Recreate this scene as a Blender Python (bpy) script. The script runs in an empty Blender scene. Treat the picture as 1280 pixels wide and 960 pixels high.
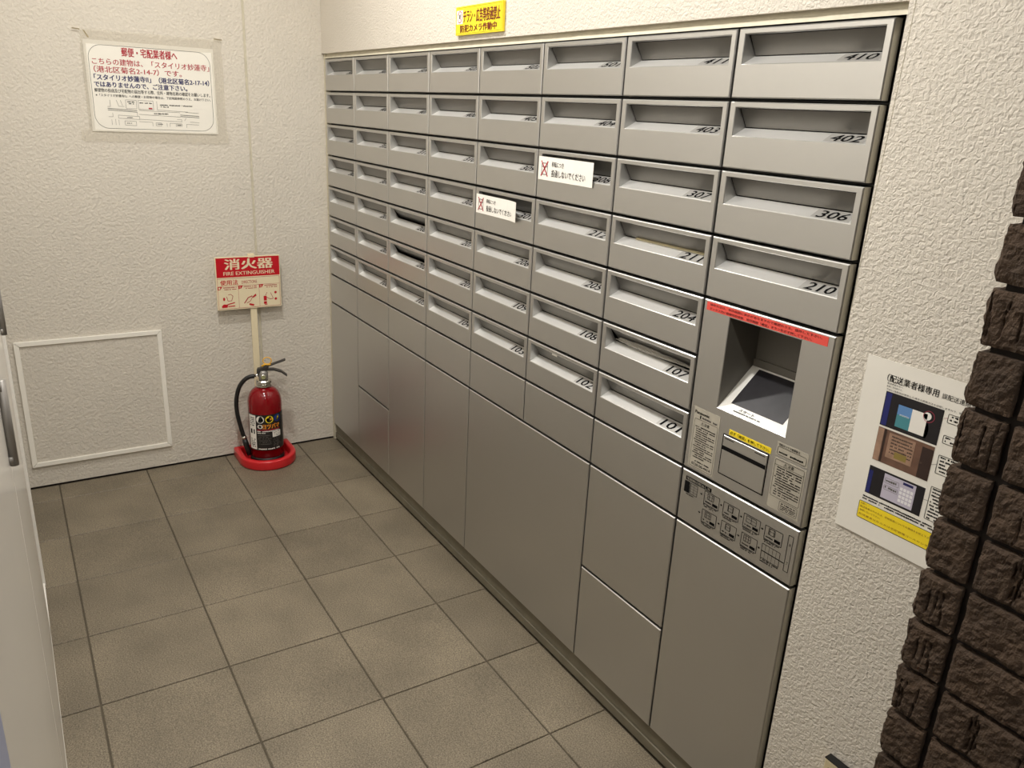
import bpy, bmesh, math, random
from mathutils import Vector, Matrix, noise

random.seed(7)
scn = bpy.context.scene
C = scn.collection
V = Vector

# ------------------------------------------------------------------ camera
CAM = V((3.1843, -1.1149, 1.4163))
yaw, pitch, roll, FPX = 2.56886129, -0.329307385, 0.051385729, 995.43
f = V((math.cos(yaw)*math.cos(pitch), math.sin(yaw)*math.cos(pitch), math.sin(pitch)))
r = f.cross(V((0, 0, 1))).normalized(); u = r.cross(f)
r2 = math.cos(roll)*r + math.sin(roll)*u; u2 = -math.sin(roll)*r + math.cos(roll)*u
cd = bpy.data.cameras.new('camera'); cam = bpy.data.objects.new('camera', cd); C.objects.link(cam)
cd.sensor_fit = 'HORIZONTAL'; cd.sensor_width = 36.0; cd.lens = FPX/1280*36.0
cd.clip_start = 0.01; cd.clip_end = 60
cam.matrix_world = Matrix(((r2.x, u2.x, -f.x, CAM.x), (r2.y, u2.y, -f.y, CAM.y), (r2.z, u2.z, -f.z, CAM.z), (0, 0, 0, 1)))
scn.camera = cam

# ------------------------------------------------------------------ world, exposure
w = bpy.data.worlds.new('world'); scn.world = w; w.use_nodes = True
w.node_tree.nodes['Background'].inputs[0].default_value = (0.55, 0.62, 0.75, 1)
w.node_tree.nodes['Background'].inputs[1].default_value = 0.05
scn.view_settings.view_transform = 'Standard'; scn.view_settings.look = 'None'
scn.view_settings.gamma = 1.0; scn.view_settings.use_curve_mapping = False
scn.view_settings.exposure = 0.0
LAMP_POWER = 14.9
LAMP_COLOR = (1.0, 0.975, 0.93)
CEIL = 2.42
DOWNLIGHTS = [(1.02, -0.66, 1.0), (2.05, -0.80, 1.1), (3.90, -0.90, 0.75)]

# ------------------------------------------------------------------ materials
MATS = {}
def srgb(*c):
    return tuple(((x/255)/12.92 if x/255 <= 0.04045 else ((x/255+0.055)/1.055)**2.4) for x in c)
def mat(name, col, rough=0.5, metal=0.0, var=0.0, vscale=6.0, bump=0.0, bscale=200.0, bdist=0.002,
        spec=0.5, emit=None, estr=0.0, alpha=1.0, objvar=0.0, detail=3.0, distort=0.0, coat=0.0, speck=0.0):
    if name in MATS: return MATS[name]
    m = bpy.data.materials.new(name); m.use_nodes = True
    nt = m.node_tree; N = nt.nodes; L = nt.links; b = N['Principled BSDF']
    b.inputs['Base Color'].default_value = (*col, 1); b.inputs['Roughness'].default_value = rough
    b.inputs['Metallic'].default_value = metal; b.inputs['Specular IOR Level'].default_value = spec
    b.inputs['Alpha'].default_value = alpha; b.inputs['Coat Weight'].default_value = coat
    if emit: b.inputs['Emission Color'].default_value = (*emit, 1); b.inputs['Emission Strength'].default_value = estr
    tc = N.new('ShaderNodeTexCoord')
    geo = N.new('ShaderNodeNewGeometry')
    if var or objvar or speck:
        src = None
        if var:
            n = N.new('ShaderNodeTexNoise'); n.inputs['Scale'].default_value = vscale; n.inputs['Detail'].default_value = 6
            L.new(geo.outputs['Position'], n.inputs['Vector'])
            mr = N.new('ShaderNodeMapRange'); mr.inputs[1].default_value = 0.3; mr.inputs[2].default_value = 0.7
            mr.inputs[3].default_value = 1-var; mr.inputs[4].default_value = 1+var
            L.new(n.outputs['Fac'], mr.inputs[0]); src = mr.outputs[0]
        if speck:
            n3 = N.new('ShaderNodeTexNoise'); n3.inputs['Scale'].default_value = 300; n3.inputs['Detail'].default_value = 3
            L.new(geo.outputs['Position'], n3.inputs['Vector'])
            mr3 = N.new('ShaderNodeMapRange'); mr3.inputs[1].default_value = 0.3; mr3.inputs[2].default_value = 0.7
            mr3.inputs[3].default_value = 1-speck; mr3.inputs[4].default_value = 1+speck
            L.new(n3.outputs['Fac'], mr3.inputs[0])
            if src:
                mm = N.new('ShaderNodeMath'); mm.operation = 'MULTIPLY'; L.new(src, mm.inputs[0]); L.new(mr3.outputs[0], mm.inputs[1]); src = mm.outputs[0]
            else: src = mr3.outputs[0]
        if objvar:
            oi = N.new('ShaderNodeObjectInfo'); mr2 = N.new('ShaderNodeMapRange')
            mr2.inputs[3].default_value = 1-objvar; mr2.inputs[4].default_value = 1+objvar
            L.new(oi.outputs['Random'], mr2.inputs[0])
            if src:
                mm = N.new('ShaderNodeMath'); mm.operation = 'MULTIPLY'; L.new(src, mm.inputs[0]); L.new(mr2.outputs[0], mm.inputs[1]); src = mm.outputs[0]
            else: src = mr2.outputs[0]
        vm = N.new('ShaderNodeVectorMath'); vm.operation = 'SCALE'; vm.inputs[0].default_value = col
        L.new(src, vm.inputs['Scale']); L.new(vm.outputs[0], b.inputs['Base Color'])
    if bump:
        n2 = N.new('ShaderNodeTexNoise'); n2.inputs['Scale'].default_value = bscale; n2.inputs['Detail'].default_value = detail
        n2.inputs['Distortion'].default_value = distort
        L.new(geo.outputs['Position'], n2.inputs['Vector'])
        bp = N.new('ShaderNodeBump'); bp.inputs['Strength'].default_value = bump; bp.inputs['Distance'].default_value = bdist
        L.new(n2.outputs['Fac'], bp.inputs['Height']); L.new(bp.outputs[0], b.inputs['Normal'])
    MATS[name] = m
    return m

WALL = mat('textured_plaster', srgb(214, 207, 195), 0.72, var=0.03, vscale=2.5, bump=1.0, bscale=165, bdist=0.0030, detail=1.5, distort=0.7, spec=0.35)
WALLB = mat('coarse_textured_plaster', srgb(214, 207, 195), 0.72, var=0.03, vscale=2.5, bump=1.0, bscale=105, bdist=0.0036, detail=1.5, distort=0.35, spec=0.35)
SEAL = mat('cream_sealant', srgb(204, 197, 176), 0.55, var=0.06, vscale=40, bump=0.4, bscale=60, bdist=0.004)
CEILM = mat('ceiling_paint', srgb(238, 234, 224), 0.8, var=0.02)
TILE = mat('stone_tile', srgb(122, 112, 95), 0.5, var=0.17, vscale=5.5, speck=0.5, objvar=0.12, bump=0.35, bscale=260, bdist=0.0012)
GROUT = mat('grout', srgb(88, 80, 66), 0.9, var=0.12, vscale=30)
STEEL = mat('silver_grey_paint', srgb(198, 197, 194), 0.37, 0.95, var=0.012, vscale=3, bump=0.06, bscale=900, bdist=0.0004)
STEELF = mat('silver_grey_shaded_flap', srgb(118, 116, 112), 0.42, 0.94, bump=0.06, bscale=900, bdist=0.0004)  # same paint as the fronts, darkened for the down-facing flap's shade
LEDGE = mat('silver_grey_lit_ledge', srgb(244, 243, 240), 0.34, 0.64, bump=0.04, bscale=900, bdist=0.0004)  # same paint as the fronts, whitened for the light the ledges catch
CASE = mat('dark_steel_case', srgb(46, 44, 40), 0.5, 0.4)
PLINTH = mat('plinth_paint', srgb(120, 114, 98), 0.5, 0.35, var=0.1, vscale=25)
BLACK = mat('black_print', srgb(18, 17, 17), 0.9, spec=0.1)
RUBBER = mat('black_rubber', srgb(22, 21, 21), 0.45)
PAPER = mat('white_paper', srgb(244, 240, 232), 0.6, var=0.015, vscale=8)
GLOSSP = mat('laminated_paper', srgb(240, 236, 226), 0.35, var=0.015, vscale=8)
INKR = mat('red_print', srgb(172, 26, 46), 0.6)
INKN = mat('navy_print', srgb(28, 30, 92), 0.6)
INKG = mat('grey_print', srgb(96, 92, 88), 0.6)
DOORW = mat('white_gloss_paint', srgb(240, 236, 229), 0.22, var=0.01, vscale=3, spec=0.6)
TAPE = mat('clear_tape', srgb(222, 214, 196), 0.14, alpha=0.26, bump=0.25, bscale=45, bdist=0.002)
WHITEP = mat('white_plastic_trim', srgb(246, 242, 232), 0.35)
CREAMP = mat('cream_plastic', srgb(236, 222, 188), 0.45)
CREAMD = mat('dark_cream_plastic', srgb(205, 192, 158), 0.45)
BRICK = mat('dark_split_brick', srgb(68, 52, 38), 0.85, var=0.22, vscale=35, objvar=0.08, bump=1.0, bscale=210, bdist=0.004, detail=5)
MORTAR = mat('dark_mortar', srgb(38, 32, 28), 0.95, var=0.15, vscale=60)
REDP = mat('red_plastic', srgb(205, 30, 38), 0.32, coat=0.2)
REDG = mat('red_gloss_enamel', srgb(132, 5, 16), 0.12, coat=0.2, spec=0.4)
SIGNR = mat('red_sign_print', srgb(196, 20, 36), 0.35)
CHROME = mat('chrome', srgb(205, 202, 195), 0.18, 1.0, bump=0.1, bscale=120, bdist=0.001)
DARKM = mat('dark_grey_metal', srgb(74, 72, 70), 0.4, 0.7)
GREYM = mat('grey_handle_metal', srgb(150, 146, 141), 0.42, 0.45)
YEL = mat('yellow_sign', srgb(250, 222, 40), 0.4)
YELD = mat('yellow_sign_border', srgb(150, 140, 20), 0.5)
MAROON = mat('maroon_print', srgb(110, 22, 18), 0.6)
ORANGE = mat('orange_print', srgb(238, 150, 40), 0.5)
PINY = mat('yellow_pin_plastic', srgb(235, 180, 60), 0.35)
BLUEP = mat('blue_print', srgb(22, 52, 140), 0.5)
TAPER = mat('red_label_tape', srgb(232, 84, 74), 0.45)
TAPERT = mat('dark_red_print', srgb(92, 18, 18), 0.6)
BEZEL = mat('white_bezel', srgb(240, 238, 232), 0.35)
SCREEN = mat('dark_touch_screen', srgb(40, 38, 42), 0.42, var=0.4, vscale=28, spec=0.35)
RECESS = mat('dark_recess_plastic', srgb(106, 102, 94), 0.55)
LABELM = mat('clear_label', srgb(186, 180, 166), 0.45, 0.2)
DAYLITPOST = mat('painted_cool_daylight', srgb(168, 176, 206), 0.4)  # bluish daylight on the wall's end face, put into the base colour
TEAL = mat('teal_print', srgb(72, 140, 150), 0.5)
SKYB = mat('light_blue_print', srgb(96, 142, 196), 0.5)
PHB = mat('photo_black', srgb(20, 16, 22), 0.5)
PHBLUE = mat('photo_deep_blue', srgb(26, 34, 104), 0.5)
PHBR = mat('photo_brown', srgb(112, 82, 66), 0.5, var=0.2, vscale=60)
PHBR2 = mat('photo_light_brown', srgb(160, 128, 106), 0.5, var=0.2, vscale=80)
PHDK = mat('photo_dark_brown', srgb(52, 34, 28), 0.5)
PHLV = mat('photo_lavender', srgb(196, 190, 206), 0.5)
ENVY = mat('manila_paper', srgb(176, 165, 132), 0.6)
BAG = mat('clear_plastic_bag', srgb(190, 186, 176), 0.12, alpha=0.55)
LAMPM = mat('lamp_diffuser', (1, 1, 1), 0.5, emit=LAMP_COLOR, estr=9.0)
PINKISH = mat('pink_print', srgb(170, 60, 80), 0.5)

# ------------------------------------------------------------------ helpers
class MB:
    """collects polygons; several material slots allowed"""
    def __init__(s): s.v = []; s.f = []; s.m = []
    def add(s, vs, fs, mi=0):
        o = len(s.v); s.v += [tuple(p) for p in vs]
        for q in fs: s.f.append([o+i for i in q]); s.m.append(mi)
        return s
    def quad(s, a, b, c, d, mi=0): return s.add([a, b, c, d], [(0, 1, 2, 3)], mi)
    def box(s, x0, x1, y0, y1, z0, z1, mi=0):
        vs = [(x0,y0,z0),(x1,y0,z0),(x1,y1,z0),(x0,y1,z0),(x0,y0,z1),(x1,y0,z1),(x1,y1,z1),(x0,y1,z1)]
        return s.add(vs, [(0,3,2,1),(4,5,6,7),(0,1,5,4),(1,2,6,5),(2,3,7,6),(3,0,4,7)], mi)
    def lathe(s, prof, c=(0,0,0), n=32, mi=0, cap=True):
        vs = []
        for rr, z in prof:
            for i in range(n):
                a = 2*math.pi*i/n; vs.append((c[0]+rr*math.cos(a), c[1]+rr*math.sin(a), c[2]+z))
        fs = []
        for k in range(len(prof)-1):
            for i in range(n):
                j = (i+1) % n; fs.append((k*n+i, k*n+j, (k+1)*n+j, (k+1)*n+i))
        if cap:
            fs.append(tuple(range(n-1, -1, -1))); fs.append(tuple((len(prof)-1)*n+i for i in range(n)))
        return s.add(vs, fs, mi)
    def tube(s, pts, rad, n=10, mi=0, cap=True):
        pts = [V(p) for p in pts]; rads = rad if isinstance(rad, (list, tuple)) else [rad]*len(pts)
        vs = []; up = V((0.137, 0.31, 0.94)).normalized(); prev = None
        for i, p in enumerate(pts):
            t = (pts[min(i+1, len(pts)-1)] - pts[max(i-1, 0)]).normalized()
            a = (prev - t*prev.dot(t)).normalized() if prev is not None else t.cross(up).normalized()
            prev = a; b = t.cross(a)
            for k in range(n):
                an = 2*math.pi*k/n; vs.append(p + rads[i]*(math.cos(an)*a + math.sin(an)*b))
        fs = []
        for i in range(len(pts)-1):
            for k in range(n):
                j = (k+1) % n; fs.append((i*n+k, i*n+j, (i+1)*n+j, (i+1)*n+k))
        if cap: fs.append(tuple(range(n-1, -1, -1))); fs.append(tuple((len(pts)-1)*n+k for k in range(n)))
        return s.add(vs, fs, mi)
    def mesh(s, name, mats, smooth=False):
        m = bpy.data.meshes.new(name); m.from_pydata(s.v, [], s.f)
        for x in (mats if isinstance(mats, (list, tuple)) else [mats]): m.materials.append(x)
        m.polygons.foreach_set('material_index', s.m)
        if smooth: m.polygons.foreach_set('use_smooth', [True]*len(m.polygons))
        m.update(); return m
    def obj(s, name, mats, parent=None, smooth=False, loc=None):
        return link(name, s.mesh(name, mats, smooth), parent, loc)

def link(name, data, parent=None, loc=None):
    o = bpy.data.objects.new(name, data); C.objects.link(o)
    if parent is not None: o.parent = parent
    if loc is not None: o.location = loc
    return o
def tag(o, label=None, cat=None, group=None, kind=None):
    if label: o['label'] = label
    if cat: o['category'] = cat
    if group: o['group'] = group
    if kind: o['kind'] = kind
    return o
def thing(name, label, cat, loc=(0,0,0), group=None):
    o = link(name, None, None, loc); o.empty_display_size = 0.05
    return tag(o, label, cat, group)
def bevel_mesh(me, width, seg=2, angle=0.6):
    bm = bmesh.new(); bm.from_mesh(me)
    bmesh.ops.recalc_face_normals(bm, faces=bm.faces)
    es = [e for e in bm.edges if len(e.link_faces) == 2 and e.calc_face_angle(0) > angle]
    bmesh.ops.bevel(bm, geom=es, offset=width, segments=seg, profile=0.5, affect='EDGES', clamp_overlap=True)
    bm.to_mesh(me); bm.free(); return me

# --- flat print: 2-D shapes and text mapped on a plane (origin, right, up) or on a cylinder
_txt = {}
def text_polys(s, shear=0.0):
    k = (s, shear)
    if k in _txt: return _txt[k]
    c = bpy.data.curves.new('t', 'FONT'); c.body = s; c.resolution_u = 2; c.shear = shear
    o = bpy.data.objects.new('t', c); C.objects.link(o)
    bpy.context.view_layer.update()
    dg = bpy.context.evaluated_depsgraph_get(); m = bpy.data.meshes.new_from_object(o.evaluated_get(dg))
    vs = [(v.co.x, v.co.y) for v in m.vertices]; fs = [tuple(p.vertices) for p in m.polygons]
    bpy.data.objects.remove(o); bpy.data.curves.remove(c); bpy.data.meshes.remove(m)
    xs = [p[0] for p in vs]; ys = [p[1] for p in vs]
    _txt[k] = (vs, fs, min(xs), max(xs), min(ys), max(ys)); return _txt[k]

class Print:
    """flat print; every mark is a group of polygons, few marks stay single parts, many small ones are joined"""
    def __init__(s): s.items = {}; s.open = None
    def _g(s, m, small=False):
        if s.open is not None: return s.open
        g = [[], [], small]; s.items.setdefault(m.name, (m, []))[1].append(g); return g
    def poly(s, m, pts):
        g = s._g(m); o = len(g[0]); g[0] += [(q[0], q[1], 0.0) for q in pts]; g[1].append(tuple(range(o, o+len(pts))))
    def rect(s, m, x0, y0, x1, y1): s.poly(m, [(x0,y0),(x1,y0),(x1,y1),(x0,y1)])
    def line(s, m, a, b, w):
        dx, dy = b[0]-a[0], b[1]-a[1]; l = math.hypot(dx, dy) or 1; nx, ny = -dy/l*w/2, dx/l*w/2
        s.poly(m, [(a[0]-nx,a[1]-ny),(b[0]-nx,b[1]-ny),(b[0]+nx,b[1]+ny),(a[0]+nx,a[1]+ny)])
    def path(s, m, pts, w, close=False):
        q = list(pts) + ([pts[0]] if close else [])
        own = s.open is None
        if own: s.open = s._g(m)
        for a, b in zip(q[:-1], q[1:]): s.line(m, a, b, w)
        if own: s.open = None
    def rrect(s, m, x0, y0, x1, y1, rad, w, n=6):
        pts = []
        for cx, cy, a0 in ((x1-rad,y1-rad,0),(x0+rad,y1-rad,90),(x0+rad,y0+rad,180),(x1-rad,y0+rad,270)):
            for i in range(n+1):
                a = math.radians(a0+90*i/n); pts.append((cx+rad*math.cos(a), cy+rad*math.sin(a)))
        if w is None: s.poly(m, pts)
        else: s.path(m, pts, w, True)
    def disc(s, m, x, y, rr, n=20, ry=None):
        s.poly(m, [(x+rr*math.cos(2*math.pi*i/n), y+(ry or rr)*math.sin(2*math.pi*i/n)) for i in range(n)])
    def ring(s, m, x, y, rr, w, n=20, ry=None):
        s.path(m, [(x+rr*math.cos(2*math.pi*i/n), y+(ry or rr)*math.sin(2*math.pi*i/n)) for i in range(n)], w, True)
    def text(s, m, t, x0, y0, x1, y1, bold=0.0, shear=0.0):
        vs, fs, a, b, c, d = text_polys(t, shear)
        v, fc, _ = s._g(m)
        sx = (x1-x0)/(b-a); sy = (y1-y0)/(d-c); e = bold*1.3
        if bold < .005: sh = ((0, 0),)
        elif bold < .02: sh = ((-e, 0), (e, 0), (0, e*.5))
        else: sh = ((-e, e*.4), (e, e*.4), (-e, -e*.4), (e, -e*.4), (0, 0))
        for kk, (dx, dy) in enumerate(sh):
            o = len(v)
            v += [(x0+(p[0]-a+dx)*sx, y0+(p[1]-c+dy)*sy, kk*.00005) for p in vs]
            fc += [tuple(o+i for i in q) for q in fs]
    def dashes(s, m, x0, x1, y, h, seed, fill=0.86):
        """a line of print too small to read: a run of small marks"""
        rnd = random.Random(seed); x = x0; s.open = s._g(m, True)
        while x < x1:
            wd = h*rnd.uniform(0.5, 1.1)
            if rnd.random() < fill:
                s.rect(m, x, y+h*rnd.uniform(0, .2), min(x+wd*.85, x1), y+h*rnd.uniform(.75, 1))
            x += wd
        s.open = None
    def build(s, name, parent, origin, right, up, lift=0.0004, step=0.00007, fn=None):
        origin, right, up = V(origin), V(right), V(up); nrm = right.cross(up)
        for i, (k, (m, gs)) in enumerate(s.items.items()):
            l = lift + step*i
            big = [g for g in gs if not g[2]]; small = [g for g in gs if g[2]]
            if len(big) > 10: small += big; big = []
            jobs = [(g[0], g[1], False) for g in big]
            if small:
                v, fc = [], []
                for g in small:
                    o = len(v); v += g[0]; fc += [tuple(o+j for j in q) for q in g[1]]
                jobs.append((v, fc, True))
            for v, fc, st in jobs:
                if not v: continue
                pts = [fn(x, y, l+dl) for x, y, dl in v] if fn else [origin + right*x + up*y + nrm*(l+dl) for x, y, dl in v]
                me = bpy.data.meshes.new(name); me.from_pydata([tuple(q) for q in pts], [], fc); me.materials.append(m); me.update()
                ob = link(name, me, parent)
                if st: ob['kind'] = 'stuff'
X1, Y1, Z1 = V((1,0,0)), V((0,1,0)), V((0,0,1))

# ================================================================== the room
FRONT_Y = -0.005                       # plaster face of the mailbox wall (locker fronts are y = 0)
# floor -------------------------------------------------------------
fl = MB().box(-0.3, 5.3, -3.05, 0.5, -0.12, -0.0035).obj('floor', GROUT); tag(fl, 'grey-brown stone tiled floor of the mail room', None, kind='structure')
TX0, TY0, TP = 0.4351, -1.0725, 0.3038
def tile_mesh(wx, wy):
    c, t = 0.0012, 0.010
    m = MB(); a, b = wx/2, wy/2
    vs = [(-a,-b,-t),(a,-b,-t),(a,b,-t),(-a,b,-t),(-a,-b,-c),(a,-b,-c),(a,b,-c),(-a,b,-c),(-a+c,-b+c,0),(a-c,-b+c,0),(a-c,b-c,0),(-a+c,b-c,0)]
    m.add(vs, [(8,9,10,11)] + [(i,(i+1)%4,4+(i+1)%4,4+i) for i in range(4)] + [(4+i,4+(i+1)%4,8+(i+1)%4,8+i) for i in range(4)])
    return m.mesh('tile', TILE)
_tm = {}
xs = sorted(set([0.002] + [TX0+TP*j for j in range(-1, 16)] + [5.2]))
ys = sorted(set([-3.0] + [TY0+TP*i for i in range(-6, 4)] + [0.010]))
for x0, x1 in zip(xs[:-1], xs[1:]):
    for y0, y1 in zip(ys[:-1], ys[1:]):
        gx, gy = 0.0034, 0.0044
        if x1 < 2.7 and y1 < TY0 - 0.01: continue      # behind the cabinet wall
        ya = max(y0, -1.172) if x1 < 2.7 else y0
        wx, wy = round(x1-x0-gx, 4), round(y1-ya-gy, 4)
        if wx < 0.02 or wy < 0.02: continue
        if x0 > 2.7 and y0 > -0.17 : continue
        if (wx, wy) not in _tm: _tm[(wx, wy)] = tile_mesh(wx, wy)
        o = link('tile', _tm[(wx, wy)], fl, ((x0+x1)/2, (ya+y1)/2, random.uniform(-0.0006, 0.0)))
        o.rotation_euler = (random.uniform(-.0012, .0012), random.uniform(-.0012, .0012), 0)

# ceiling ----------------------------------------------------------
tag(MB().box(-0.3, 5.3, -3.05, 0.5, CEIL, CEIL+0.1).obj('ceiling', CEILM), 'plain white painted ceiling over the mail room', kind='structure')
# back wall with a vertical control joint -----------------------------
b = MB()
b.box(-0.2, 0.0, -1.30, -0.2965, 0.006, CEIL); b.box(-0.2, 0.0, -0.2875, 0.45, 0.006, CEIL)
b.box(-0.2, -0.0035, -0.2965, -0.2875, 0.006, CEIL, 1)
wb = b.obj('wall_back', [WALLB, SEAL]); tag(wb, 'cream textured plaster back wall with vertical joint', kind='structure')
tag(MB().box(-0.2, -0.006, -1.30, 0.45, -0.1, 0.006).obj('baseboard_back', MORTAR), 'thin dark gap line at foot of back wall', kind='structure')
# mailbox wall with the locker niche -----------------------------------
OPZ, OPX = 1.5895, 2.434
b = MB()
b.box(0.0, 5.2, FRONT_Y, 0.45, OPZ, CEIL); b.box(OPX, 5.2, FRONT_Y, 0.45, 0.0, OPZ)
b.box(0.0, OPX, 0.43, 0.45, 0.0, OPZ)
wr = b.obj('wall_right', WALL); tag(wr, 'cream textured plaster wall around the mailbox niche', kind='structure')
# sealant round the niche
b = MB()
nx = 60
rnd = random.Random(3)
for i in range(nx):
    xa, xb = 0.002+(OPX-0.004)*i/nx, 0.002+(OPX-0.004)*(i+1)/nx
    if i == 0: za = 1.5825
    zb = 1.5825 + rnd.uniform(-.0022, .0018)
    b.quad((xa, 0.001, 1.5726), (xb, 0.001, 1.5726), (xb, 0.006, zb), (xa, 0.006, za))
    b.quad((xa, 0.006, za), (xb, 0.006, zb), (xb, 0.0085, OPZ), (xa, 0.0085, OPZ)); za = zb
s = b.obj('trim_1', SEAL); tag(s, 'cream sealant strip along the top of the mailbox bank', kind='structure')
s = MB().box(0.0012, 0.0195, 0.003, 0.03, 0.0, OPZ-0.001).obj('trim_2', SEAL); tag(s, 'cream sealant strip between back wall and mailboxes', kind='structure')
s = MB().box(2.4195, OPX-0.0005, 0.021, 0.05, 0.0, OPZ-0.001).obj('trim_3', SEAL); tag(s, 'sealant joint at the right end of the mailbox bank', kind='structure')

b = MB()
for i in range(12):
    za, zb_ = 1.15+(OPZ-1.15)*i/12, 1.15+(OPZ-1.15)*(i+1)/12
    wa, wb_ = .010*(i/12), .010*((i+1)/12)
    b.quad((OPX-.0004, .014, za), (OPX+wa, FRONT_Y-.0006, za), (OPX+wb_, FRONT_Y-.0006, zb_), (OPX-.0004, .014, zb_))
    b.quad((OPX+wa, FRONT_Y-.0006, za), (OPX+wa+.0008, FRONT_Y, za), (OPX+wb_+.0008, FRONT_Y, zb_), (OPX+wb_, FRONT_Y-.0006, zb_))
s = b.obj('trim_7', SEAL); tag(s, 'smooth cream sealant edge at the upper right of the niche', kind='structure')

# lobby walls outside the picture (behind the camera)
tag(MB().box(5.2, 5.3, -3.05, 0.5, 0, CEIL).obj('wall_front', WALL), 'cream plaster wall behind the viewer', kind='structure')
tag(MB().box(2.7, 5.2, -3.05, -3.0, 0, CEIL).obj('wall_far_left', WALL), 'cream plaster lobby wall left of viewer', kind='structure')

# left wall: white steel service doors ---------------------------------
LW = -1.166
b = MB(); b.box(-0.2, 2.74, -1.30, LW, 0.0, CEIL)
wl = b.obj('wall_left', DOORW); tag(wl, 'white glossy steel wall of service doors on the left', kind='structure')
tag(MB().box(2.74, 2.84, -3.0, -1.153, 0.0, CEIL).obj('trim_4', DAYLITPOST), 'end post of left wall, cool daylight painted in as pale blue', kind='structure')
def service_door(n, x0, x1):
    o = bevel_mesh(MB().box(x0, x1, LW+0.001, -1.158, 0.012, 2.1).mesh('leaf', DOORW), 0.0015)
    d = link('door_%d' % n, o); tag(d, None, kind='structure')
    hx = x0+0.065
    h = MB(); h.tube([(hx, -1.1515, 0.872), (hx, -1.1515, 1.008)], 0.0062, 12)
    h.box(hx-0.006, hx+0.006, -1.158, -1.152, 0.875, 0.887); h.box(hx-0.006, hx+0.006, -1.158, -1.152, 0.992, 1.004)
    h.obj('handle', GREYM, d, True)
    tag(d, 'white steel service door with grey pull handle, ' + ('nearer' if n == 2 else 'farther') + ' of the two', kind='structure')
service_door(1, 1.005, 1.775); service_door(2, 1.795, 2.725)
b = MB(); b.box(0.70, 0.72, LW+0.001, -1.1555, 0.0, 2.15); b.box(0.985, 1.0, LW+0.001, -1.1575, 0.0, 2.15)
tag(b.obj('trim_5', DOORW), 'white door frame stile on the left wall', kind='structure')
tag(MB().box(1.78, 1.79, LW+0.001, -1.1585, 0.0, 2.15).obj('trim_6', DOORW), 'white mullion between the two service doors', kind='structure')
tag(MB().box(0.722, 2.735, LW+0.001, -1.1575, 0.0, 0.010).obj('baseboard_left', DOORW), 'white threshold under the service doors', kind='structure')

# ------------------------------------------------------------------ downlights (the room's lamps)
for i, (x, y, pf) in enumerate(DOWNLIGHTS):
    t = thing('downlight', ('round recessed ceiling downlight nearest the back wall', 'round recessed ceiling downlight over the middle of the mailboxes', 'round recessed ceiling downlight behind the viewer')[i], 'ceiling light', (x, y, CEIL), 'ceiling downlights')
    MB().lathe([(0.050, -0.001), (0.066, -0.001), (0.066, -0.006), (0.050, -0.006)], n=32, cap=False).obj('trim_ring', WHITEP, t, True)
    MB().lathe([(0.0495, -0.0012), (0.0495, -0.003)], n=32).obj('diffuser', LAMPM, t)
    ld = bpy.data.lights.new('downlight_lamp', 'AREA'); ld.shape = 'DISK'; ld.size = 0.09; ld.energy = LAMP_POWER*pf; ld.color = LAMP_COLOR; ld.spread = math.radians(172)
    lo = link('downlight_lamp', ld, t, (0, 0, -0.008))

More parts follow.
